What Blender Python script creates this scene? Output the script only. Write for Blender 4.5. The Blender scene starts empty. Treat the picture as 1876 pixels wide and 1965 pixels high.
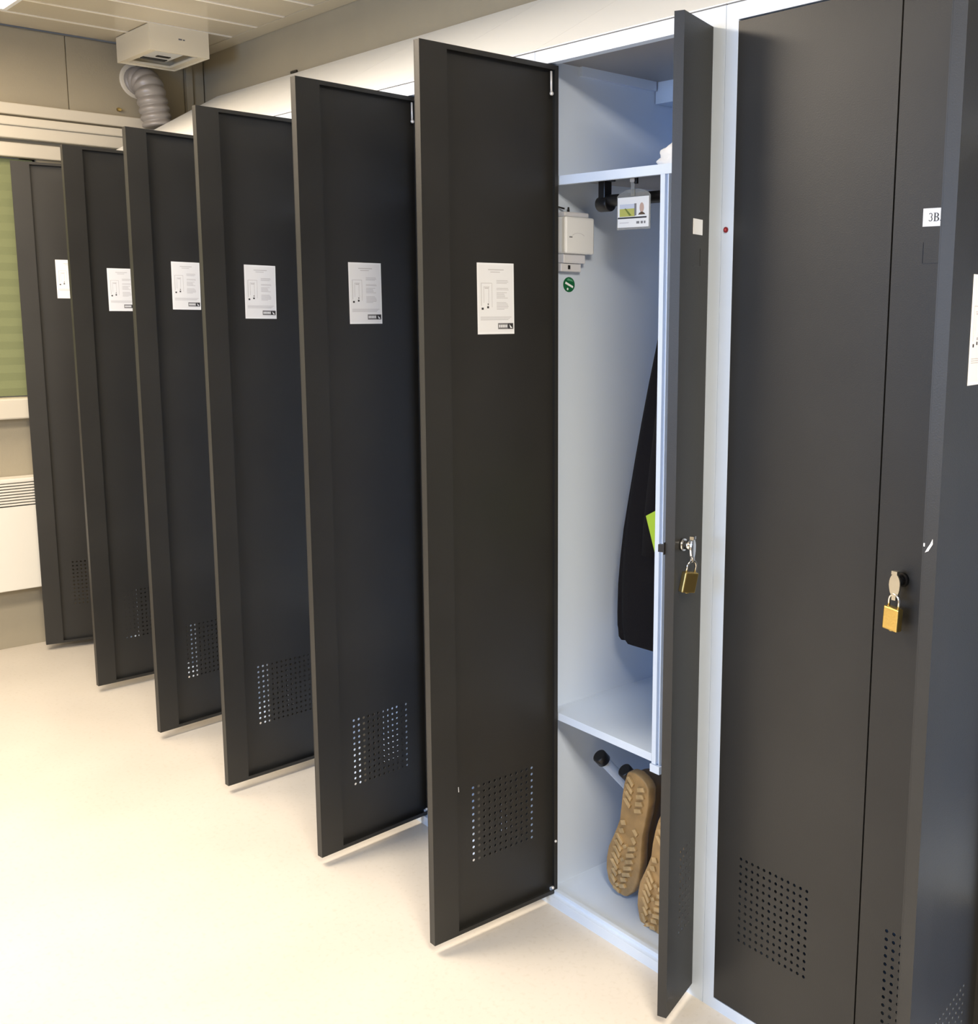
import bpy, bmesh, math, random
from mathutils import Vector, Matrix
C = bpy.context.scene.collection
sc = bpy.context.scene
PI = math.pi

# ---------------------------------------------------------------- camera
F, PX, PY, W, H = 2100.0, 1247.95, 916.49, 1876.0, 1965.0
CAM = Vector((1.8036, -1.4075, 1.3166)); YAW, PIT, ROL = .80226, -.15813, .0148
fw = Vector((-math.sin(YAW)*math.cos(PIT), math.cos(YAW)*math.cos(PIT), math.sin(PIT)))
rt = Vector((math.cos(YAW), math.sin(YAW), 0)); up = rt.cross(fw)
r2 = rt*math.cos(ROL)+up*math.sin(ROL); u2 = -rt*math.sin(ROL)+up*math.cos(ROL)
cd = bpy.data.cameras.new('camera'); cam = bpy.data.objects.new('camera', cd); C.objects.link(cam)
m3 = Matrix((r2, u2, -fw)).transposed()
cam.matrix_world = Matrix.Translation(CAM) @ m3.to_4x4()
cd.sensor_fit = 'HORIZONTAL'; cd.sensor_width = 36; cd.lens = F/W*36
cd.shift_x = (W/2-PX)/W; cd.shift_y = (PY-H/2)/W; cd.clip_start = .02
sc.camera = cam

# ---------------------------------------------------------------- world, light, exposure
wd = bpy.data.worlds.new('world'); sc.world = wd; wd.use_nodes = True
wd.node_tree.nodes['Background'].inputs[0].default_value = (.35, .42, .55, 1)
wd.node_tree.nodes['Background'].inputs[1].default_value = .6
sc.view_settings.view_transform = 'Standard'; sc.view_settings.look = 'None'
sc.view_settings.exposure = 0.32; sc.view_settings.gamma = 1; sc.view_settings.use_curve_mapping = False
#          name        centre x,y     size x,y      watts  colour
LAMPS = [('far',       (-1.95, -1.03), (.62, 1.36),  17,   (1, .74, .46)),
         ('middle',    (-.72, -1.35),  (.6, 1.2),    54,   (1, .85, .66)),
         ('near',      (2.25, -1.15),  (1.2, .5),    86,   (1, .88, .72))]
# blue daylight entering through the window in the wall opposite the lockers
sd = bpy.data.lights.new('daylight', 'AREA'); sd.shape = 'RECTANGLE'; sd.size = 1.8; sd.size_y = .9; sd.energy = 46; sd.color = (.40, .61, 1)
so_ = bpy.data.objects.new('daylight', sd); C.objects.link(so_); so_.location = (.35, -3.33, 1.45); so_.rotation_euler = (PI/2, 0, 0)
ZC = 2.25                                             # ceiling height

# ---------------------------------------------------------------- materials
def mat(name, col, rough=.5, metal=0, bump=0, scale=50, var=0, vscale=3, coat=0, emit=0, trans=0, spec=.5):
    m = bpy.data.materials.new(name); m.use_nodes = True; nt = m.node_tree; b = nt.nodes['Principled BSDF']
    b.inputs['Base Color'].default_value = (*col, 1); b.inputs['Roughness'].default_value = rough
    b.inputs['Metallic'].default_value = metal; b.inputs['Coat Weight'].default_value = coat
    b.inputs['Specular IOR Level'].default_value = spec
    if trans: b.inputs['Transmission Weight'].default_value = trans
    if emit:
        b.inputs['Emission Color'].default_value = (*col, 1); b.inputs['Emission Strength'].default_value = emit
    tc = nt.nodes.new('ShaderNodeTexCoord')
    if var:
        n = nt.nodes.new('ShaderNodeTexNoise'); n.inputs['Scale'].default_value = vscale; n.inputs['Detail'].default_value = 5
        nt.links.new(tc.outputs['Object'], n.inputs['Vector'])
        r = nt.nodes.new('ShaderNodeValToRGB'); r.color_ramp.elements[0].position = .3; r.color_ramp.elements[1].position = .7
        r.color_ramp.elements[0].color = (*[c*(1-var) for c in col], 1); r.color_ramp.elements[1].color = (*[min(1, c*(1+var)) for c in col], 1)
        nt.links.new(n.outputs['Fac'], r.inputs['Fac']); nt.links.new(r.outputs['Color'], b.inputs['Base Color'])
    if bump:
        n = nt.nodes.new('ShaderNodeTexNoise'); n.inputs['Scale'].default_value = scale; n.inputs['Detail'].default_value = 4
        nt.links.new(tc.outputs['Object'], n.inputs['Vector'])
        bp = nt.nodes.new('ShaderNodeBump'); bp.inputs['Strength'].default_value = bump; bp.inputs['Distance'].default_value = .002
        nt.links.new(n.outputs['Fac'], bp.inputs['Height']); nt.links.new(bp.outputs['Normal'], b.inputs['Normal'])
    return m
M = dict(
 door=mat('anthracite_paint', (.0230, .0225, .0210), .44, spec=.42, bump=.12, scale=500, var=.12, vscale=5),
 edge=mat('anthracite_edge', (.075, .078, .085), .35),
 body=mat('locker_grey_paint', (.635, .735, .885), .42, bump=.05, scale=400),
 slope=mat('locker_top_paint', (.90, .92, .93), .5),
 dark=mat('black_plastic', (.012, .011, .011), .35),
 wall=mat('beige_wall_paint', (.375, .335, .25), .75, bump=.15, scale=180, var=.04, vscale=4),
 ceil=mat('ceiling_plank_gloss', (.60, .545, .43), .2, var=.03, vscale=3),
 joint=mat('ceiling_joint_white', (.85, .82, .76), .4),
 cream=mat('cream_trim_paint', (.68, .64, .55), .45),
 boxm=mat('cream_box_enamel', (.80, .74, .60), .4),
 floor=None,
 chrome=mat('chrome', (.8, .8, .8), .12, 1), brass=mat('brass', (.83, .60, .20), .28, 1, bump=.1, scale=300),
 brassd=mat('brass_dark', (.62, .47, .18), .35, 1), nickel=mat('nickel', (.72, .66, .52), .3, 1),
 steel=mat('white_steel', (.8, .8, .8), .3, .3),
 paper=mat('paper', (.86, .88, .92), .8), pwhite=mat('paper_margin', (.91, .94, .98), .8),
 ink=mat('ink_dark', (.03, .03, .035), .8), inkl=mat('ink_pale', (.58, .58, .61), .8), inkm=mat('ink_mid', (.18, .18, .19), .8),
 white=mat('white_plastic', (.80, .82, .83), .35), white2=mat('white_plastic_cool', (.66, .68, .74), .35),
 green=mat('sticker_green', (.01, .13, .05), .3), greenl=mat('sticker_green_pale', (.12, .38, .22), .3),
 blind=mat('green_blind_cloth', (.22, .25, .125), .8, bump=.2, scale=200),
 duct=mat('grey_duct_foil', (.36, .34, .33), .42, .25), coat=mat('black_coat_cloth', (.008, .007, .008), .95, bump=.5, scale=300, spec=.2),
 lime=mat('lime_cloth', (.42, .62, .04), .6), towel=mat('white_towel', (.88, .87, .85), .9, bump=.6, scale=150),
 gum=mat('gum_rubber', (.385, .245, .105), .45, bump=.6, scale=90, var=.25, vscale=22), gumd=mat('gum_rubber_lug', (.50, .35, .17), .4, bump=.4, scale=60, var=.3, vscale=40),
 boot=mat('brown_boot_leather', (.10, .065, .038), .6, bump=.4, scale=120), red=mat('red_cap', (.20, .005, .01), .3), redl=mat('red_cap_core', (.6, .08, .1), .3),
 clear=mat('clear_vinyl', (.75, .75, .72), .15, trans=.75), sky=mat('badge_sky', (.55, .6, .7), .5), grass=mat('badge_grass', (.45, .46, .12), .5),
 grassd=mat('badge_grass_dark', (.16, .2, .04), .5), skin=mat('badge_skin', (.5, .36, .3), .6), tube=mat('pale_blue_tube', (.50, .58, .70), .35),
 lamp=mat('lamp_diffuser', (1, .97, .9), .5, emit=2.0), rad=mat('radiator_enamel', (.82, .80, .73), .4), chip=mat('bare_paint_chip', (.75, .77, .82), .4),
 groove=mat('shadow_groove', (.22, .21, .20), .8), greyd=mat('grey_underside', (.32, .315, .31), .5, .3), glass=mat('window_glass', (.9, .95, .95), .02, trans=1),
)
def floor_mat():
    m = mat('vinyl_floor', (.76, .69, .60), .38); nt = m.node_tree; b = nt.nodes['Principled BSDF']
    tc = nt.nodes.new('ShaderNodeTexCoord')
    def noise(s, d):
        n = nt.nodes.new('ShaderNodeTexNoise'); n.inputs['Scale'].default_value = s; n.inputs['Detail'].default_value = d
        nt.links.new(tc.outputs['Object'], n.inputs['Vector']); return n
    n1 = noise(2.2, 3); n2 = noise(90, 2)
    r1 = nt.nodes.new('ShaderNodeValToRGB'); r1.color_ramp.elements[0].position = .3; r1.color_ramp.elements[1].position = .7
    r1.color_ramp.elements[0].color = (.60, .56, .50, 1); r1.color_ramp.elements[1].color = (.67, .625, .56, 1)
    r2 = nt.nodes.new('ShaderNodeValToRGB'); r2.color_ramp.elements[0].position = .25; r2.color_ramp.elements[1].position = .45
    r2.color_ramp.elements[0].color = (.93, .92, .90, 1); r2.color_ramp.elements[1].color = (1, 1, 1, 1)
    mx = nt.nodes.new('ShaderNodeMix'); mx.data_type = 'RGBA'; mx.blend_type = 'MULTIPLY'; mx.inputs[0].default_value = 1
    nt.links.new(n1.outputs['Fac'], r1.inputs['Fac']); nt.links.new(n2.outputs['Fac'], r2.inputs['Fac'])
    nt.links.new(r1.outputs['Color'], mx.inputs[6]); nt.links.new(r2.outputs['Color'], mx.inputs[7]); nt.links.new(mx.outputs[2], b.inputs['Base Color'])
    return m
M['floor'] = floor_mat()

# ---------------------------------------------------------------- mesh helpers
class MB:
    def __init__(s): s.v = []; s.f = []; s.m = []; s.sm = []; s.mats = []
    def mi(s, name):
        if name not in s.mats: s.mats.append(name)
        return s.mats.index(name)
    def face(s, pts, m, smooth=False):
        i = len(s.v); s.v += [tuple(p) for p in pts]; s.f.append(tuple(range(i, i+len(pts)))); s.m.append(s.mi(m)); s.sm.append(smooth)
    def box(s, x0, x1, y0, y1, z0, z1, m):
        i = len(s.v)
        s.v += [(x0, y0, z0), (x1, y0, z0), (x1, y1, z0), (x0, y1, z0), (x0, y0, z1), (x1, y0, z1), (x1, y1, z1), (x0, y1, z1)]
        for q in ((0, 3, 2, 1), (4, 5, 6, 7), (0, 1, 5, 4), (1, 2, 6, 5), (2, 3, 7, 6), (3, 0, 4, 7)):
            s.f.append(tuple(i+k for k in q)); s.m.append(s.mi(m)); s.sm.append(False)
        return s
    def loft(s, rings, m, closed=True, caps=True, smooth=True):
        n = len(rings[0]); base = len(s.v)
        for r in rings: s.v += [tuple(p) for p in r]
        for a in range(len(rings)-1):
            for b in range(n if closed else n-1):
                c = (b+1) % n
                s.f.append((base+a*n+b, base+a*n+c, base+(a+1)*n+c, base+(a+1)*n+b)); s.m.append(s.mi(m)); s.sm.append(smooth)
        if caps:
            s.f.append(tuple(base+k for k in reversed(range(n)))); s.m.append(s.mi(m)); s.sm.append(False)
            s.f.append(tuple(base+(len(rings)-1)*n+k for k in range(n))); s.m.append(s.mi(m)); s.sm.append(False)
        return s
    def tube(s, path, rad, m, n=12, caps=True):
        path = [Vector(p) for p in path]; rings = []; ref = None
        for i, p in enumerate(path):
            d = (path[min(i+1, len(path)-1)]-path[max(i-1, 0)]).normalized()
            if ref is None: ref = Vector((0, 0, 1)) if abs(d.z) < .9 else Vector((1, 0, 0))
            a = (ref-d*ref.dot(d)).normalized(); b = d.cross(a); ref = a
            r = rad[i] if isinstance(rad, (list, tuple)) else rad
            rings.append([p+a*math.cos(t)*r+b*math.sin(t)*r for t in [2*PI*k/n for k in range(n)]])
        return s.loft(rings, m, caps=caps)
    def prism(s, poly, axis, a, b, m, smooth=False):            # poly: 2-D points, extruded along axis from a to b
        def P(p, t):
            return (t, p[0], p[1]) if axis == 'x' else ((p[0], t, p[1]) if axis == 'y' else (p[0], p[1], t))
        return s.loft([[P(p, a) for p in poly], [P(p, b) for p in poly]], m, smooth=smooth)
    def ball(s, c, r, m, n=10, sc_=(1, 1, 1)):
        rings = []
        for i in range(1, n):
            t = PI*i/n
            rings.append([(c[0]+sc_[0]*r*math.sin(t)*math.cos(2*PI*k/(2*n)), c[1]+sc_[1]*r*math.sin(t)*math.sin(2*PI*k/(2*n)), c[2]-sc_[2]*r*math.cos(t)) for k in range(2*n)])
        return s.loft(rings, m)
    def mesh(s, name):
        me = bpy.data.meshes.new(name); me.from_pydata(s.v, [], s.f)
        for k in s.mats: me.materials.append(M[k])
        me.polygons.foreach_set('material_index', s.m); me.polygons.foreach_set('use_smooth', s.sm); me.update()
        bm = bmesh.new(); bm.from_mesh(me); bmesh.ops.remove_doubles(bm, verts=bm.verts, dist=1e-6)
        bmesh.ops.recalc_face_normals(bm, faces=bm.faces); bm.to_mesh(me); bm.free()
        return me
def link(name, me, parent=None, loc=(0, 0, 0), rz=0, bevel=0):
    o = bpy.data.objects.new(name, me); C.objects.link(o); o.location = loc; o.rotation_euler = (0, 0, rz); o.parent = parent
    if bevel:
        b = o.modifiers.new('bevel', 'BEVEL'); b.width = bevel; b.segments = 2; b.limit_method = 'ANGLE'
    return o
def obj(name, mb, parent=None, loc=(0, 0, 0), rz=0, bevel=0, label=None):
    o = link(name, mb.mesh(name), parent, loc, rz, bevel)
    if label: o['label'] = label
    return o
def struct(name, mb, bevel=0):
    o = obj(name, mb, bevel=bevel); o['kind'] = 'structure'; return o
def tag(o, label, cat, group=None):
    o['label'] = label; o['category'] = cat
    if group: o['group'] = group
    return o
def thing(name, label, cat, loc=(0, 0, 0), rz=0, group=None):
    o = bpy.data.objects.new(name, None); o.empty_display_size = .05; C.objects.link(o); o.location = loc; o.rotation_euler = (0, 0, rz)
    return tag(o, label, cat, group)
def copy_tree(o, parent=None):
    c = o.copy(); C.objects.link(c); c.parent = parent
    for ch in [k for k in bpy.data.objects if k.parent == o]: copy_tree(ch, c)
    return c

# ---------------------------------------------------------------- the room
XL, XR, YB, YF = -2.71, 4.0, .45, -3.2
m = MB(); m.box(XL-.1, XR+.1, YF-.1, YB+.1, -.1, 0, 'floor'); struct('floor', m)
m = MB(); m.box(XL-.1, XR+.1, YB, YB+.1, 0, ZC, 'wall'); struct('wall_back', m)
m = MB(); m.box(XR, XR+.1, YF, YB, 0, ZC, 'wall'); struct('wall_right', m)
m = MB(); m.box(XL-.1, -.60, YF-.1, YF, 0, ZC, 'wall').box(1.30, XR+.1, YF-.1, YF, 0, ZC, 'wall').box(-.60, 1.30, YF-.1, YF, 0, .95, 'wall').box(-.60, 1.30, YF-.1, YF, 1.95, ZC, 'wall'); struct('wall_front', m)
w2 = bpy.data.objects.new('window_2', None); C.objects.link(w2); w2['kind'] = 'structure'; w2.location = (-.60, YF, .95)
m = MB(); m.box(0, .05, -.08, -.02, 0, 1, 'cream').box(1.85, 1.9, -.08, -.02, 0, 1, 'cream').box(.05, 1.85, -.08, -.02, 0, .05, 'cream').box(.05, 1.85, -.08, -.02, .95, 1, 'cream').box(.93, .97, -.08, -.02, .05, .95, 'cream')
obj('window_frame', m, w2)
WY0, WY1, WZ0, WZ1 = -1.75, -.17, .94, 1.80                   # window opening in the far wall
m = MB()
m.box(XL-.1, XL, YF, WY0, 0, ZC, 'wall').box(XL-.1, XL, WY1, YB, 0, ZC, 'wall')
m.box(XL-.1, XL, WY0, WY1, 0, WZ0, 'wall').box(XL-.1, XL, WY0, WY1, WZ1, ZC, 'wall')
wl = struct('wall_left', m)
for y0, y1 in ((YF, -1.27), (-1.267, -.052), (-.049, .372)):      # wall boards above the window
    obj('panel', MB().box(XL, XL+.006, y0, y1, 1.985, ZC-.004, 'wall'), wl, bevel=.001)
obj('corner_strip', MB().box(XL, XL+.03, .375, .40, 1.7, ZC-.004, 'wall').box(XL, XL+.02, .402, .446, 1.7, ZC-.004, 'wall'), wl, bevel=.002)
m = MB()
m.box(XL-.1, XR+.1, YF-.1, YB+.1, ZC+.012, ZC+.1, 'ceil'); ce = struct('ceiling', m)
plank = MB().box(-.0975, .0975, YF, .385, ZC, ZC+.0115, 'ceil').mesh('plank')
strip = MB().box(-.0068, .0068, YF, .385, ZC-.002, ZC+.011, 'joint').mesh('joint_strip')
px = -2.485-.1045
while px < XR:
    link('plank', plank, ce, (px, 0, 0)); link('joint_strip', strip, ce, (px+.1045, 0, 0)); px += .209
obj('edge_trim', MB().box(XL, XR, .387, .448, ZC-.002, ZC+.011, 'ceil'), ce)

# window with green pleated blind
wn = bpy.data.objects.new('window_1', None); C.objects.link(wn); wn['kind'] = 'structure'; wn.location = (XL, 0, 0)
m = MB(); b = .05
m.box(-.09, -.03, WY0, WY0+b, WZ0, WZ1, 'cream').box(-.09, -.03, WY1-b, WY1, WZ0, WZ1, 'cream').box(-.09, -.03, WY0, WY1, WZ0, WZ0+b, 'cream').box(-.09, -.03, WY0, WY1, WZ1-b, WZ1, 'cream')
obj('window_frame', m, wn)
obj('pane', MB().box(-.065, -.060, WY0+b, WY1-b, WZ0+b, WZ1-b, 'glass'), wn)
m = MB(); z = WZ0+.004; k = 0
n = 30; dz = (WZ1-WZ0-.008)/n
rings = [[(-.02+(.003 if i % 2 else 0), WY0+.01, z+dz*i) for i in range(n+1)], [(-.02+(.003 if i % 2 else 0), WY1-.01, z+dz*i) for i in range(n+1)]]
m.loft(rings, 'blind', closed=False, caps=False, smooth=False)
m.loft([[(p[0]+.001, p[1], p[2]) for p in r] for r in rings], 'blind', closed=False, caps=False, smooth=False)
obj('blind', m, wn)
obj('window_sill', MB().box(0, .055, -1.95, .05, .865, .94, 'cream'), wn, bevel=.006)
m = MB()
m.box(0, .030, -1.95, .41, 1.945, 1.985, 'cream').box(0, .055, -1.95, .36, 1.905, 1.935, 'cream').box(0, .045, -1.95, .36, 1.862, 1.905, 'cream').box(0, .02, -1.95, .30, 1.80, 1.85, 'cream')
obj('window_head_trim', m, wn, bevel=.004)

# radiator
rd = thing('radiator', 'cream panel radiator with slatted top grille under the green blind window', 'radiator', (XL, 0, 0))
m = MB(); m.box(.003, .075, -1.55, -.17, .235, .545, 'rad').box(.003, .075, -1.55, -.17, .635, .65, 'rad').box(.003, .03, -1.55, -.17, .545, .635, 'rad')
m.box(.03, .075, -1.55, -1.53, .545, .635, 'rad').box(.03, .075, -.19, -.17, .545, .635, 'rad')
obj('casing', m, rd, bevel=.003)
sl = MB().box(.055, .075, -1.53, -.19, -.003, .003, 'rad').mesh('slat')
for i in range(8): link('slat', sl, rd, (0, 0, .555+i*.0105))
for y_ in (-1.3, -1.0): obj('leg_bracket', MB().box(.03, .05, y_, y_+.04, 0.0, .235, 'rad'), rd)

# extract box under the ceiling, and its duct
bx0, bx1, by0, by1, bz = -2.60, -2.275, .093, .300, 2.160
eb = thing('vent_box', 'cream metal ventilation box fixed to the ceiling in the far corner', 'vent', (bx0, by0, bz))
m = MB(); w_, d_, h_ = bx1-bx0, by1-by0, ZC-.0022-bz
m.box(0, w_, 0, .004, 0, h_, 'boxm').box(0, w_, d_-.004, d_, 0, h_, 'boxm').box(0, .004, .004, d_-.004, 0, h_, 'boxm').box(w_-.004, w_, .004, d_-.004, 0, h_, 'boxm').box(.004, w_-.004, .004, d_-.004, h_-.004, h_, 'boxm')
obj('casing', m, eb)
m = MB(); m.box(.004, w_-.004, .004, .03, .004, .012, 'boxm').box(.004, w_-.004, d_-.03, d_-.004, .004, .012, 'boxm').box(.004, .03, .03, d_-.03, .004, .012, 'boxm').box(w_-.03, w_-.004, .03, d_-.03, .004, .012, 'boxm')
obj('lower_rim', m, eb)
obj('baffle', MB().box(.05, w_-.05, .05, d_-.05, .02, .026, 'white'), eb)
obj('air_slot', MB().box(.06, .09, .06, d_-.06, .017, .020, 'dark').box(.13, .15, .09, d_-.07, .017, .020, 'dark'), eb)
obj('maker_mark', MB().box(w_, w_+.0006, .100, .112, .047, .052, 'inkm').box(w_, w_+.0006, .115, .122, .047, .051, 'inkm'), eb)
fd = thing('flexible_duct', 'grey corrugated flexible duct bending out of the far wall below the ceiling box', 'duct', (XL, .2, 2.1))
path = []; rad = []
K = [(0, 0, .022), (.035, .004, .022), (.070, .010, .004), (.088, .014, -.03), (.094, .020, -.075), (.098, .026, -.115), (.100, .032, -.150)]
def cr(t):
    i = min(int(t), len(K)-2); f = t-i; p0, p1, p2, p3 = [Vector(K[max(0, min(len(K)-1, j))]) for j in (i-1, i, i+1, i+2)]
    return .5*((2*p1)+(p2-p0)*f+(2*p0-5*p1+4*p2-p3)*f*f+(-p0+3*p1-3*p2+p3)*f**3)
NS = 110
for i in range(NS+1):
    path.append(cr(i/NS*(len(K)-1))); rad.append(.0475+.008*abs(math.sin(i/NS*PI*9)))
obj('hose', MB().tube(path, rad, 'duct', 28), fd)
m = MB(); rr = [[Vector((0.0+a, math.cos(t)*r, .025+math.sin(t)*r)) for t in [2*PI*k/32 for k in range(32)]] for a, r in ((0.001, .068), (.008, .068), (.010, .060), (.012, .050))]
m.loft(rr, 'cream'); obj('wall_ring', m, fd)
tag(obj('wall_hook', MB().tube([(XL+.006, .123, 2.01), (XL+.024, .123, 2.008)], [.008, .005], 'brassd')), 'small dark knob on the far wall left of the grey duct', 'hook')
tag(obj('cable_clip', MB().box(-1.945, -1.90, .4425, .4495, 2.0865, 2.0950, 'dark'), bevel=.002), 'tiny black clip on the beige wall above the sloping locker tops', 'clip')

# ceiling lamps
for nm, (lx, ly), (sx, sy), wt, col in LAMPS:
    lb = {'far': 'white ceiling lamp at the far end near the window', 'middle': 'white ceiling lamp over the open floor', 'near': 'white ceiling lamp over the nearest closed locker'}[nm]
    t = thing('ceiling_lamp', lb, 'lamp', (lx, ly, ZC-.0022))
    m = MB(); hx, hy = sx/2, sy/2
    m.box(-hx, hx, -hy, hy, -.012, 0, 'white').box(-hx, -hx+.012, -hy, hy, -.045, -.012, 'white').box(hx-.012, hx, -hy, hy, -.045, -.012, 'white')
    m.box(-hx+.012, hx-.012, -hy, -hy+.012, -.045, -.012, 'white').box(-hx+.012, hx-.012, hy-.012, hy, -.045, -.012, 'white')
    obj('housing', m, t)
    obj('diffuser', MB().box(-hx+.014, hx-.014, -hy+.014, hy-.014, -.040, -.036, 'lamp'), t)
    ld = bpy.data.lights.new('lamp_light', 'AREA'); ld.shape = 'RECTANGLE'; ld.size = sx-.03; ld.size_y = sy-.03; ld.energy = wt; ld.color = col
    lo = bpy.data.objects.new('lamp_light', ld); C.objects.link(lo); lo.parent = t; lo.location = (0, 0, -.046)

# ---------------------------------------------------------------- locker leaves
P_ = .51172; W1, W2 = .31413, .1215; ZB, ZT = .0245, 1.7745; TH = .018
SO = .0282; ZTOP = 1.7771; HT = 1.804
HC, HZ0, PXH, PZH = .0574, .1669, .01362, .0145
def sheet(W_, cols, sgn):
    mb = MB(); t0, t1 = 0, .0014
    x0, x1 = HC-PXH/2, HC+(cols-1)*PXH+PXH/2
    if cols < 12: x0, x1 = .029-PXH/2, .029+(cols-1)*PXH+PXH/2
    z0, z1 = HZ0-PZH/2, HZ0+11*PZH+PZH/2
    def bx(a, b, c, d):
        a, b = sorted((a*sgn, b*sgn)); mb.box(a, b, t0, t1, c, d, 'door')
    bx(0, W_, ZB, z0); bx(0, W_, z1, ZT); bx(0, x0, z0, z1); bx(x1, W_, z0, z1)
    for i in range(cols):
        for j in range(12):
            cx = (x0+PXH*(i+.5)); cz = z0+PZH*(j+.5); R = .0031
            out = []; inn = []
            for k in range(12):
                t = 2*PI*k/12+PI/4; c_, s_ = math.cos(t), math.sin(t); q = max(abs(c_), abs(s_))
                out.append((cx+c_/q*PXH/2, cz+s_/q*PZH/2)); inn.append((cx+c_*R, cz+s_*R))
            for k in range(12):
                l = (k+1) % 12
                for t in (t0, t1):
                    mb.face([(out[k][0]*sgn, t, out[k][1]), (out[l][0]*sgn, t, out[l][1]), (inn[l][0]*sgn, t, inn[l][1]), (inn[k][0]*sgn, t, inn[k][1])], 'door')
                mb.face([(inn[k][0]*sgn, t0, inn[k][1]), (inn[l][0]*sgn, t0, inn[l][1]), (inn[l][0]*sgn, t1, inn[l][1]), (inn[k][0]*sgn, t1, inn[k][1])], 'door')
    return mb
def bxs(mb, sgn, s0, s1, t0, t1, z0, z1, m_):
    a, b = sorted((s0*sgn, s1*sgn)); mb.box(a, b, t0, t1, z0, z1, m_)
def rim(W_, sgn, sw):
    mb = MB(); e = .0014; l = .009
    bxs(mb, sgn, 0, W_-sw, e, TH, ZT-.0015, ZT, 'door'); bxs(mb, sgn, 0, W_-sw, TH-.0015, TH, ZT-l, ZT-.0015, 'door')
    bxs(mb, sgn, 0, W_-sw, e, TH, ZB, ZB+.0015, 'door'); bxs(mb, sgn, 0, W_-sw, TH-.0015, TH, ZB+.0015, ZB+l, 'door')
    bxs(mb, sgn, 0, .0015, e, TH, ZB+.0015, ZT-.0015, 'door'); bxs(mb, sgn, .0015, l, TH-.0015, TH, ZB+l, ZT-l, 'door')
    return mb
def stiff(W_, sgn, sw):
    mb = MB(); bxs(mb, sgn, W_-sw, W_-.0002, .0014, TH, ZB, ZT, 'door'); return mb
SW = .058
ME = {}
ME['L'] = sheet(W1, 12, 1).mesh('door'); ME['Lr'] = rim(W1, 1, SW).mesh('door_rim'); ME['Ls'] = stiff(W1, 1, SW).mesh('stiffener')
ME['R'] = sheet(W2, 4, -1).mesh('door'); ME['Rr'] = rim(W2, -1, .03).mesh('door_rim'); ME['Rs'] = stiff(W2, -1, .03).mesh('stiffener')
m = MB(); m.tube([(.017, .0165, 1.762), (.0175, .0175, 1.722)], .0022, 'steel', 8); m.ball((.0175, .0185, 1.720), .0042, 'steel', 6); ME['pin'] = m.mesh('hinge_pin')
m = MB(); m.ball((.014, .019, .040), .0035, 'steel', 6); ME['screw'] = m.mesh('rivet')
m = MB(); m.ball((.006, .019, .147), .003, 'steel', 6); ME['screw2'] = m.mesh('rivet')

def sheet_mesh():
    # instruction sheet, local: x = right as read, z = up, facing +y side (inside of the leaf)
    w, h = .0865, .137; mb = MB()
    def R(u0, u1, v0, v1, m_, t=.0006):                     # u to the right as read (towards the hinge = -s), v down, 0..1
        mb.box(w/2-u1*w, w/2-u0*w, 0.0, t, h/2-v1*h, h/2-v0*h, m_)
    R(0, 1, 0, 1, 'pwhite', .0003); R(.04, .96, .03, .97, 'paper', .00036)
    R(.30, .72, .088, .100, 'inkl'); R(.36, .62, .122, .132, 'inkl')
    random.seed(4)
    for v, n in ((.24, 3), (.35, 2), (.41, 5), (.55, 6), (.64, 0)):
        for k in range(n): R(.52, .86-random.random()*.14, v+k*.019, v+k*.019+.0075, 'inkl', .0005)
    for u0, u1, v0, v1 in ((.10, .115, .28, .60), (.10, .40, .28, .287), (.39, .40, .28, .62), (.17, .18, .33, .56), (.17, .33, .33, .337), (.30, .31, .33, .56), (.20, .30, .345, .36)):
        R(u0, u1, v0, v1, 'inkl', .0005)
    R(.11, .165, .625, .655, 'ink', .0005); R(.26, .31, .605, .635, 'ink', .0005); R(.275, .305, .565, .59, 'inkm', .0005)
    for k in range(3): R(.08, .92-k*.04, .755+k*.019, .763+k*.019, 'inkl', .0005)
    R(.55, .97, .845, .93, 'inkm', .0005)
    for k in range(5): R(.575+k*.048, .575+k*.048+.034, .867, .907, 'paper', .0006)        # pale lettering band of the logo
    R(.82, .96, .85, .925, 'ink', .00055)
    mb.prism([(w/2-.86*w, h/2-.862*h), (w/2-.945*w, h/2-.915*h), (w/2-.885*w, h/2-.915*h)], 'y', .0002, .0007, 'pwhite')
    return mb.mesh('instruction_sheet')
ME['sheet'] = sheet_mesh()
ME['label'] = MB().box(-.0715, -.0333, -.0008, 0, 1.4315, 1.4570, 'pwhite').mesh('name_label')
ME['holder0'] = MB().box(-.0702, -.0690, -.0005, 0, 1.379, 1.409, 'dark').box(-.0690, -.0430, -.0005, 0, 1.379, 1.3796, 'dark').mesh('card_slot_shade')  # shade of the embossed card slot drawn as dark lines, free side and bottom
ME['holder1'] = MB().box(-.0402, -.0390, -.0005, 0, 1.379, 1.409, 'dark').box(-.0690, -.0402, -.0005, 0, 1.379, 1.3798, 'dark').mesh('card_slot_shade')  # same emboss shade put in as dark lines, hinge side and bottom
def hasp(kind):
    mb = MB(); a, b = ('chrome', 'chrome') if kind else ('dark', 'nickel'); zc = .906; s = -.0925 if kind else -.074
    mb.tube([(s, -.0001, zc), (s, -.006, zc)], [.0115, .0105], a, 20); mb.tube([(s, -.006, zc), (s, -.019, zc)], .0082, a, 20)
    n = 20; out = []
    for k in range(n):                                       # drop shaped swivel plate
        t = 2*PI*k/n; out.append((s+.0098*math.cos(t)*(1 if math.sin(t) > 0 else .95), zc-.006+.0185*math.sin(t)))
    mb.prism(out, 'y', -.0225, -.0195, b)
    mb.box(s-.005, s+.005, -.0245, -.017, zc+.011, zc+.0165, b)
    mb.box(s-.0035, s+.0035, -.0235, -.0185, zc-.0285, zc-.020, b)
    return mb.mesh('lock_hasp')
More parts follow.
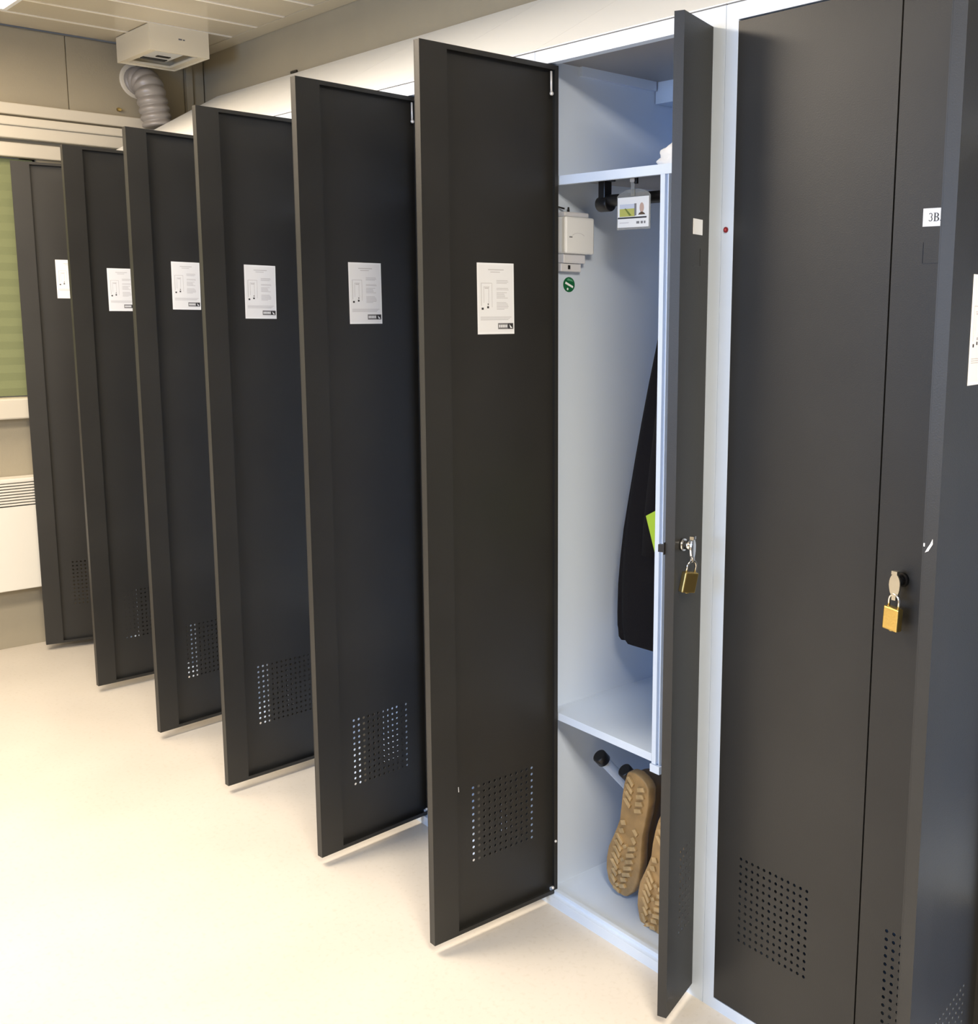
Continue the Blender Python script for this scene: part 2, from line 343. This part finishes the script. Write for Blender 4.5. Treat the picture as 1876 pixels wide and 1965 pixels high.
ME['hasp0'] = hasp(0); ME['hasp1'] = hasp(1)
m = MB(); m.box(-.1255, -.1125, .0182, .0195, .892, .913, 'dark').box(-.1245, -.1175, .0195, .030, .896, .909, 'dark'); ME['latch'] = m.mesh('latch')

def left_leaf(unit, hx, hy, a, paper=None):
    d = link('door', ME['L'], unit, (hx, hy, 0), -a)
    link('door_rim', ME['Lr'], d); link('stiffener', ME['Ls'], d)
    link('hinge_pin', ME['pin'], d); link('rivet', ME['screw'], d); link('rivet', ME['screw2'], d)
    if paper:
        sh = link('instruction_sheet', ME['sheet'], d, (paper[0], .0016, paper[1])); sh.rotation_euler = (0, paper[2], 0)
        sh['label'] = 'white printed instruction sheet'
    d['label'] = 'wide left door'
    return d
def right_leaf(unit, hx, hy, a, hk=0, label=True):
    d = link('door', ME['R'], unit, (hx, hy, 0), a)
    link('door_rim', ME['Rr'], d); link('stiffener', ME['Rs'], d)
    if label: link('name_label', ME['label'], d)['label'] = 'white name label'
    link('card_slot_shade', ME['holder%d' % hk], d)
    h = link('lock_hasp', ME['hasp%d' % hk], d); h['label'] = 'chrome swivel lock hasp' if hk else 'nickel swivel lock hasp'
    link('latch', ME['latch'], d)
    d['label'] = 'narrow right door'
    return d

# ---------------------------------------------------------------- locker body
XI = .018; YD = .432
ME['side0'] = MB().box(.0006, XI, .031, YD, .012, 1.797, 'body').mesh('side_panel'); ME['side1'] = MB().box(P_-XI, P_-.0006, .031, YD, .012, 1.797, 'body').mesh('side_panel')
m = MB(); m.box(XI, P_-XI, YD-.008, YD, .012, 1.797, 'body'); ME['back'] = m.mesh('back_panel')
m = MB()
m.box(.0006, SO-.0006, 0, .031, 0, HT, 'body').box(P_-.0448, P_-.0006, 0, .018, 0, HT, 'body').box(P_-XI, P_-.0006, .018, .031, 0, HT, 'body')
m.box(SO-.0006, P_-.0448, 0, .018, ZTOP+.0004, HT, 'body').box(SO-.0006, P_-.0448, .0, .010, 0, .0225, 'body').box(SO-.0006, P_-.0448, .010, .018, 0, .032, 'body')
ME['frame'] = m.mesh('front_frame')
m = MB(); m.box(XI, P_-XI, .031, YD-.008, .012, .020, 'body'); ME['floor'] = m.mesh('inner_floor')
ME['ceil'] = MB().box(XI, P_-XI, .031, YD-.008, 1.789, 1.797, 'greyd').mesh('inner_top')  # inner top in a darker grey than the body panels
m = MB(); m.box(XI, XI+.010, .10, .31, 1.770, 1.789, 'body'); ME['flange'] = m.mesh('ceiling_flange')
m = MB(); m.box(XI+.002, .22, .315, YD-.008, 1.744, 1.789, 'body'); ME['collar'] = m.mesh('air_collar')
m = MB()
m.box(XI, P_-XI, .023, YD-.008, 1.5635, 1.5650, 'body').box(XI, P_-XI, .021, .023, 1.5475, 1.5650, 'body').box(XI, P_-XI, .023, .030, 1.5475, 1.549, 'body').box(XI, P_-XI, .031, YD-.0085, 1.5622, 1.5634, 'greyd'); ME['shelf'] = m.mesh('hat_shelf')  # last box: thin darker grey plate under the shelf
m = MB()
m.box(.3405, .3520, .021, .035, .420, 1.5473, 'body').box(.3445, .3470, .035, YD-.008, .420, 1.5620, 'body').box(.3520, .3585, .027, .033, .420, 1.5473, 'body').box(.3585, .3600, .023, .033, .420, 1.5473, 'body'); ME['divider'] = m.mesh('divider')
m = MB()
m.box(XI, .3400, .023, YD-.008, .4385, .4400, 'body').box(XI, .3400, .021, .023, .4235, .4400, 'body'); ME['lower'] = m.mesh('lower_shelf')
ME['bracket'] = MB().box(.338, .364, .019, .040, .403, .4190, 'body').mesh('shelf_bracket')
m = MB()                                                    # sloping hood
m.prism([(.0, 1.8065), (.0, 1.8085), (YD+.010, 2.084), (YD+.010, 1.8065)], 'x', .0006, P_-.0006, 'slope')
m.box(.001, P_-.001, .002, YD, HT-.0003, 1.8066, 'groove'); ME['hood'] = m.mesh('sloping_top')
def locker(k, label, open_left=None, open_right=None, paper=None, xh=.0331, hy=.0191, detail=False, hk=0, lab=True):
    x0 = k*P_
    u = thing('locker', label, 'locker', (x0, 0, 0), 0, 'row of grey lockers with sloping tops')
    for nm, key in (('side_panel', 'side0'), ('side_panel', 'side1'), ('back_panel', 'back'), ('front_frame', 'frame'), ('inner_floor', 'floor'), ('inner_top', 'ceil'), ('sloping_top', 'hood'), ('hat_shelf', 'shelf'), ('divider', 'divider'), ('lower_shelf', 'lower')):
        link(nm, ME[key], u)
    if open_left is None: left_leaf(u, SO, .0, 0)
    else: left_leaf(u, xh, hy, open_left, paper)
    if open_right is None: right_leaf(u, P_-.0450, .0, 0, hk, lab)
    else: right_leaf(u, P_-.02974, .0034, open_right, hk, lab)
    return u
AR = 1.9234
U6 = locker(-5, 'farthest locker, door open, instruction sheet half hidden, beside the window', 1.80, 1.35, (.153, 1.3710, 0))
U5 = locker(-4, 'second open locker from the far window wall, its sheet partly covered', 1.542, 1.50, (.156, 1.3340, 0))
U4 = locker(-3, 'third open locker from the far window wall, just right of the grey duct', 1.446, 1.52, (.153, 1.3462, -.01))
U3 = locker(-2, 'fourth open locker from the far window wall, second left of the coat locker', 1.512, 1.70, (.1565, 1.3300, -.01))
U2 = locker(-1, 'open locker directly left of the one holding coat and boots', 1.488, 1.47, (.1442, 1.3288, .005))
U1 = locker(0, 'open locker showing its pale interior with coat, badge and boots', 1.588, AR, (.1418, 1.3205, .008), hk=1)
U0 = locker(1, 'closed dark locker with a brass padlock on its narrow door', hk=0)
UX = locker(2, 'nearest locker, cut by the right edge, its door swung open', 1.3865, AR, (.1550, 1.2890, 0))
for n_, k_ in (('ceiling_flange', 'flange'), ('air_collar', 'collar'), ('shelf_bracket', 'bracket')): link(n_, ME[k_], U1)

obj('shelf_clip', MB().box(.0182, .034, .0195, .0208, .441, .447, 'dark'), U1, label='small black shelf clip')
# clothes rail in the open locker
m = MB()
m = MB(); zr = 1.5195; yr = .105
m.box(.084, .104, yr-.010, yr+.010, 1.512, 1.5618, 'dark').box(.322, .338, yr-.010, yr+.010, 1.512, 1.5618, 'dark').box(.078, .112, yr-.014, yr+.014, 1.5575, 1.5618, 'dark')
m.tube([(.0795, yr, zr-.006), (.112, yr, zr-.006)], .0155, 'dark', 16); m.tube([(.10, yr, zr), (.338, yr, zr)], .0118, 'dark', 16)
obj('clothes_rail', m, U1, bevel=.002, label='black plastic clothes rail')
# drying rods
def rod(p, q, nm='drying_rod'):
    p, q = Vector(p), Vector(q); d = (q-p).normalized()
    r_ = obj(nm, MB().tube([p+d*.004, q], .0122, 'tube', 16), U1, label='pale blue drying rod')
    obj('end_cap', MB().tube([p-d*.004, p-d*.002, p+d*.018, p+d*.020], [.0130, .0160, .0160, .0140], 'dark', 18), r_, label='black rubber end cap')
RODD = Vector((.02, .228, -.262))
rods = [Vector((.062, .131, .313)), Vector((.128, .147, .296)), Vector((.222, .19, .285)), Vector((.302, .19, .285))]
for r_ in rods:
    t = (r_.z-.030)/.262; rod(r_, r_+RODD*t)
obj('rod_manifold', MB().box(.05, .345, .365, .4235, .0201, .05, 'body'), U1, bevel=.004)
# green sticker
m = MB(); cy, cz, r = .074, 1.352, .0155
circ = [(cy+r*math.cos(2*PI*k/24), cz+r*math.sin(2*PI*k/24)) for k in range(24)]
m.prism(circ, 'x', XI+.0001, XI+.0006, 'green')
m.prism([(cy-.011, cz+.002), (cy-.009, cz+.006), (cy+.011, cz-.003), (cy+.010, cz-.007)], 'x', XI+.0003, XI+.0009, 'pwhite')
m.prism([(cy-.003, cz+.013), (cy+.008, cz+.010), (cy+.011, cz+.006), (cy-.006, cz+.009)], 'x', XI+.0003, XI+.0008, 'greenl')
m.prism([(cy-.004+.0022*math.cos(2*PI*k/12), cz-.009+.0026*math.sin(2*PI*k/12)) for k in range(12)], 'x', XI+.0003, XI+.0009, 'pwhite')
obj('round_sticker', m, U1, label='round green sticker with white marks')
# red cap on the closed locker's stile
m = MB(); m.tube([(.0115, -.0001, 1.441), (.0115, -.002, 1.441)], .0048, 'red', 16); m.tube([(.0115, -.002, 1.441), (.0115, -.0026, 1.441)], .0018, 'redl', 10)
obj('screw_cap', m, U0, label='dark red screw cap')

# "3B" lettering on the closed locker's name label
def glyphs():
    mb = MB(); y0, y1 = -.0011, -.0007
    def arc(cx, cz, rx, rz, a0, a1, tx, tz, n=14):
        o_, i_ = [], []
        for k in range(n+1):
            t = math.radians(a0+(a1-a0)*k/n); c_, s_ = math.cos(t), math.sin(t)
            o_.append((cx+rx*c_, cz+rz*s_)); i_.append((cx+(rx-tx)*c_, cz+(rz-tz)*s_))
        for k in range(n): mb.prism([o_[k], o_[k+1], i_[k+1], i_[k]], 'y', y0, y1, 'ink')
    def bar(a, b, c_, d_): mb.box(a, b, y0, y1, c_, d_, 'ink')
    zb, hh = 1.4385, .0118
    x = -.0590
    arc(x, zb+hh*.74, .0030, hh*.26, 150, -80, .0012, .0008); arc(x-.0001, zb+hh*.28, .0034, hh*.28, 80, -150, .0014, .0008)
    x = -.0535
    bar(x+.0008, x+.0026, zb, zb+hh); bar(x-.0004, x+.0040, zb, zb+.0006); bar(x-.0004, x+.0040, zb+hh-.0006, zb+hh); bar(x+.002, x+.0045, zb+hh*.5, zb+hh*.5+.0006)
    arc(x+.0040, zb+hh*.745, .0040, hh*.255, 90, -90, .0020, .0006); arc(x+.0042, zb+hh*.255, .0045, hh*.255, 90, -90, .0021, .0006)
    bar(-.0432, -.0418, zb+.0002, zb+.0016)
    return mb.mesh('lettering')
d0 = [o for o in bpy.data.objects if o.parent == U0 and o.get('label') == 'narrow right door'][0]
lab = [o for o in bpy.data.objects if o.parent == d0 and o.name.startswith('name_label')][0]
me2 = bpy.data.meshes.new('name_label'); bm = bmesh.new(); bm.from_mesh(ME['label']); gl = glyphs(); nf = len(bm.faces); bm.from_mesh(gl); bm.faces.ensure_lookup_table()
for f in bm.faces[nf:]: f.material_index = 1
bm.to_mesh(me2); bm.free(); me2.materials.append(M['pwhite']); me2.materials.append(M['ink']); lab.data = me2
lab['label'] = 'white name label printed 3B'

# paint chips
m = MB(); m.prism([(.140, .0), (.146, .006), (.149, .017), (.144, .012)], 'y', 0, .0001, 'chip')
dx = [o for o in bpy.data.objects if o.parent == UX and o.get('label') == 'wide left door'][0]
m = MB()
m.prism([(.0035, 1.029), (.0075, 1.031), (.0125, 1.040), (.0120, 1.046), (.0095, 1.040), (.0065, 1.035)], 'x', W1+.00005, W1+.0006, 'chip')
m.prism([(.0012, 1.036), (.0028, 1.036), (.0028, 1.040), (.0012, 1.040)], 'x', W1+.00005, W1+.0006, 'chip')
obj('paint_chip', m, dx, label='bare paint chip on the edge')
d1 = [o for o in bpy.data.objects if o.parent == U1 and o.get('label') == 'wide left door'][0]
obj('paint_chip', MB().prism([(.252, .337), (.2536, .337), (.2540, .348), (.2530, .348)], 'y', .0182, .0185, 'chip'), d1)

# ---------------------------------------------------------------- padlocks
def padlock(name, label, loc, rot, col):
    t = thing(name, label, 'padlock', loc, 0, None); t.rotation_euler = rot
    m = MB(); m.box(-.0150, .0150, -.0062, .0062, -.0360, 0, col); b_ = obj('lock_body', m, t, bevel=.0022)
    pts = [(-.0098, 0, -.003), (-.0098, 0, .010)]+[(-.0098*math.cos(a), 0, .010+.0098*math.sin(a)) for a in [PI*k/10 for k in range(1, 10)]]+[(.0098, 0, .010), (.0098, 0, -.003)]
    obj('shackle', MB().tube(pts, .0021, 'chrome', 10), t)
    m = MB(); m.tube([(0, 0, -.0361), (0, 0, -.0372)], .0042, 'brassd', 14); m.box(-.0006, .0006, -.003, .003, -.0378, -.0372, 'dark'); obj('key_plug', m, t)
    return t
px0 = 2*P_-.0450-.074
padlock('padlock', 'brass padlock hanging on the closed locker door', (px0, -.0215, .8665), (0, math.radians(3), math.radians(-8)), 'brass')
# padlock on the open narrow door: position in the door's frame
hR = Vector((P_-.02974, .0034, 0)); rz = AR; q = Matrix.Rotation(rz, 3, 'Z') @ Vector((-.0955, -.0190, .8600)) + hR
padlock('padlock', 'brass padlock hanging on the edge of the open narrow door', q, (math.radians(4), math.radians(10), rz-.45), 'brassd')

# ---------------------------------------------------------------- things in the open locker
# white control box on the side wall
t = thing('control_box', 'white plastic box with cable stubs on the open locker side wall', 'box', (XI, .040, 1.38))
PR = .030
m = MB(); m.box(.0002, PR, 0, .078, .034, .108, 'white'); obj('cover', m, t, bevel=.004)
m = MB(); m.box(.0002, PR-.008, .004, .070, .108, .118, 'white2'); obj('cover_top', m, t, bevel=.003)
m = MB(); m.box(.0002, PR-.010, .004, .062, .015, .034, 'white2'); obj('neck', m, t, bevel=.002)
m = MB(); m.box(.0002, .016, .0, .054, -.002, .0145, 'white2'); obj('clamp', m, t, bevel=.002)
m = MB(); m.box(.0160, .0178, .018, .023, .003, .011, 'dark'); obj('screw', m, t)
m = MB(); m.tube([(-.003, -.012, .128), (.006, .0, .127), (.012, .012, .124)], .0018, 'dark', 8); m.tube([(.010, .024, .118), (.010, .024, .128)], [.003, .0018], 'dark', 8); obj('cable_stub', m, t)
m = MB(); m.box(PR, PR+.0004, .010, .018, .066, .0685, 'inkm')
m.prism([(.034+.020*math.cos(a), .064+.012*math.sin(a)) for a in [PI*.2+PI*.6*k/8 for k in range(9)]]+[(.034+.019*math.cos(a), .0633+.012*math.sin(a)) for a in [PI*.8-PI*.6*k/8 for k in range(9)]], 'x', PR, PR+.0003, 'inkl')
obj('print', m, t)

# ID badge
t = thing('id_badge', 'identity badge in clear holder hanging from the hat shelf edge', 'badge', (.2185, .068, 1.548))
bw, bh = .088, .057; zt = -.030
m = MB()
out = [(-.047, zt-bh-.004), (.047, zt-bh-.004), (.047, zt+.002), (.040, zt+.008), (.022, zt+.0135), (0, zt+.0155), (-.022, zt+.0135), (-.040, zt+.008), (-.047, zt+.002)]
m.prism(out, 'y', .0006, .0012, 'clear'); obj('holder', m, t)
m = MB(); m.box(-bw/2, bw/2, -.0006, .0004, zt-bh, zt, 'white')
Z = lambda f: zt-bh*f
m.box(-.038, .006, -.0009, -.0006, Z(.64), Z(.38), 'grass'); m.box(-.038, .006, -.0009, -.0006, Z(.38), Z(.23), 'sky')
m.prism([(-.024, Z(.38)), (-.021, Z(.36)), (-.004, Z(.60)), (-.010, Z(.62))], 'y', -.0011, -.0009, 'grassd')
m.box(.004, .0095, -.0010, -.0006, Z(.62), Z(.22), 'inkm')
m.box(-bw/2+.001, bw/2-.006, -.0010, -.0006, Z(.71), Z(.66), 'ink')
m.prism([(.0245+.0060*math.cos(2*PI*k/14), Z(.37)+.0095*math.sin(2*PI*k/14)) for k in range(14)], 'y', -.0010, -.0006, 'skin')
m.prism([(.0145, Z(.60)), (.0345, Z(.60)), (.031, Z(.54)), (.0265, Z(.51)), (.0225, Z(.51)), (.018, Z(.54))], 'y', -.0010, -.0006, 'boot')
for a, b_ in ((.010, .018), (.022, .028), (.031, .035)): m.box(a, b_, -.0009, -.0006, Z(.89), Z(.81), 'inkm')
m.box(-.038, -.012, -.0009, -.0006, Z(.86), Z(.83), 'inkl')
obj('card', m, t)
m = MB(); m.box(-.0055, .0050, -.002, -.0006, zt+.002, .001, 'clear').box(-.006, .006, -.004, .002, -.002, .004, 'steel'); obj('strap', m, t)
m = MB(); m.box(.004, .011, -.003, .003, -.006, .0105, 'dark').box(-.012, .004, -.002, .002, .005, .0105, 'dark'); obj('clip', m, t, bevel=.001)

# coat
t = thing('coat', 'black coat hanging in the open locker behind the divider', 'coat', (0, 0, 0))
prof = [(.622, .146), (.628, .1375), (.645, .136), (.652, .134), (.68, .1345), (.74, .139), (.80, .148), (.86, .158), (.93, .172), (1.0, .184), (1.08, .197), (1.16, .212), (1.24, .231), (1.32, .250), (1.40, .268), (1.455, .288), (1.485, .305)]
rings = []
for z, xl in prof:
    xl -= .052; z -= .036*max(0, (1.30-z)/.68)
    f = max(0, (z-.62)/.87); xr = .3420; n = 40; r = []; dy = .052*(1-.40*max(0, f)**2)+.008*math.sin(z*9)
    for k in range(n):
        a = 2*PI*k/n; c_, s_ = math.cos(a), math.sin(a)
        ex = 2/7; px_ = (abs(c_)**ex)*(1 if c_ > 0 else -1); py_ = (abs(s_)**ex)*(1 if s_ > 0 else -1)
        fold = .006*math.sin(a*7+z*3)*(1-f*.6)
        r.append(((xl+xr)/2+px_*(xr-xl)/2, .200+py_*(dy+fold), z))
    rings.append(r)
obj('coat_body', MB().loft(rings, 'coat'), t)
m = MB(); rings = []
for z, x_, w_ in ((.80, .215, .022), (.86, .225, .028), (1.0, .248, .032), (1.2, .280, .034), (1.38, .305, .034), (1.46, .318, .026)):
    rings.append([(x_+w_*math.cos(2*PI*k/20), .113+.018*(z < 1.45)+(w_*.62)*math.sin(2*PI*k/20), z) for k in range(20)])
obj('sleeve', m.loft(rings, 'coat'), t)
m = MB(); m.tube([(.290, .205, 1.485), (.290, .20, 1.50), (.290, .16, 1.515), (.290, .125, 1.528), (.290, .105, 1.5345), (.290, .085, 1.525)], .0022, 'steel', 8); obj('hanger_hook', m, t)
# lime cloth corner
m = MB()
m.loft([[(.2405, .092, .893), (.3350, .098, .944), (.3350, .0995, .720), (.2750, .093, .800)], [(.2405, .0935, .893), (.3350, .1005, .944), (.3350, .102, .720), (.2750, .0945, .800)]], 'lime', smooth=False)
tag(obj('safety_cloth', m), 'lime green cloth corner sticking out in front of the black coat', 'cloth')
# towel on the hat shelf
bm = bmesh.new(); bmesh.ops.create_icosphere(bm, subdivisions=4, radius=1)
random.seed(3)
for v in bm.verts:
    p = v.co.copy(); w_ = 1+.06*math.sin(p.x*9+p.y*4)*math.cos(p.y*7)+.05*math.sin(p.z*11+p.x*6)
    zz = max(p.z, -.35)
    v.co = Vector((.358+p.x*w_*.083, .098+p.y*w_*.062, 1.5652+(zz+.35)*.040*w_*(1+.60*(p.x+.4))))
for f in bm.faces: f.smooth = True
me = bpy.data.meshes.new('towel'); bm.to_mesh(me); bm.free(); me.materials.append(M['towel'])
tag(link('towel', me), 'crumpled white towel on the hat shelf of the open locker', 'towel')

# ---------------------------------------------------------------- boots hung on the drying rods, soles to the room
OUT = [(.0, .318, .5), ]
def boot(name, label, loc, mir, tilt):
    t = thing(name, label, 'boot', loc, 0, 'pair of boots'); t.rotation_euler = tilt
    # local: x across, z up (heel up, toe down), y back into the locker; sole plane at y = 0
    L = [(0, .0350), (.03, .0400), (.06, .0405), (.09, .0385), (.12, .0380), (.15, .0430), (.18, .0495), (.21, .0530), (.24, .0520), (.265, .0470), (.285, .0350)]
    def cx(s): return mir*(-.012*max(0, (s-.09)/.2))
    def outline(k=1.0, n=13):
        pts_r = []; pts_l = []
        for s, w_ in L:
            pts_r.append((cx(s)+w_*k, .145-s)); pts_l.append((cx(s)-w_*k*(.93 if .1 < s < .2 else 1), .145-s))
        toe = [(cx(.285)+.0340*k*math.cos(a), .145-.285-.014*math.sin(a)*k) for a in [PI*i/8 for i in range(1, 8)]]
        heel = [(.0330*k*math.cos(a), .145+.016*math.sin(a)*k) for a in [PI-PI*i/8 for i in range(1, 8)]]
        return pts_r+toe+list(reversed(pts_l))+heel
    o1 = outline(1); o0 = outline(.93)
    m = MB(); m.loft([[(p[0], 0.001, p[1]) for p in o0], [(p[0], .004, p[1]) for p in o1], [(p[0], .020, p[1]) for p in o1], [(p[0]*.98, .026, p[1]*.985) for p in o0]], 'gum')
    so = obj('sole', m, t)
    # tread: chevron lugs, joined
    m = MB()
    def lug(x, z, w_, h_, a, d=.0045):
        c_, s_ = math.cos(a), math.sin(a); q = [(-w_, -h_), (w_, -h_), (w_*.8, h_), (-w_*.8, h_)]
        m.prism([(x+u*c_-v*s_, z+u*s_+v*c_) for u, v in q], 'y', -d, .0015, 'gumd')
    for s in [.008, .026, .044, .062]:
        for sg in (-1, 1): lug(sg*.017, .145-s, .0125, .0048, sg*.55)
    for s in [.118, .140]:
        for sg in (-1, 1): lug(cx(s)+sg*.020, .145-s, .0085, .0055, -sg*.6, .003)
    for i, s in enumerate([.162, .180, .198, .216, .234, .252, .270]):
        w_ = .0150 if s < .25 else .0105
        for sg in (-1, 1): lug(cx(s)+sg*.020*(1 if s < .25 else .75), .145-s, w_, .0046, sg*.62)
        if i % 2 == 0: lug(cx(s), .145-s-.007, .006, .004, .78)
    lug(cx(.285), .145-.290, .012, .004, 0)
    o = obj('tread', m, so, bevel=.001); o['kind'] = 'stuff'
    # upper: lofted from the sole back into the ankle shaft
    rings = []
    for y, k, zs, z0 in ((.024, .90, .96, 0), (.045, .88, .93, .004), (.065, .80, .84, .012), (.085, .72, .70, .030), (.105, .70, .54, .054), (.130, .72, .45, .068), (.165, .78, .44, .070), (.200, .84, .46, .066), (.205, .80, .44, .066)):
        rings.append([(p[0]*k*(1 if y < .08 else 1.0), y, z0+p[1]*zs) for p in o1])
    up_ = obj('upper', MB().loft(rings, 'boot'), t)
    return t
boot('boot', 'left tan-soled boot hanging toe down on the drying rod', (.1930, .100, .178), 1, (math.radians(3), math.radians(13), math.radians(-1)))
boot('boot', 'right tan-soled boot, partly hidden by the open narrow door', (.3180, .066, .155), -1, (math.radians(3), math.radians(20), math.radians(-4)))
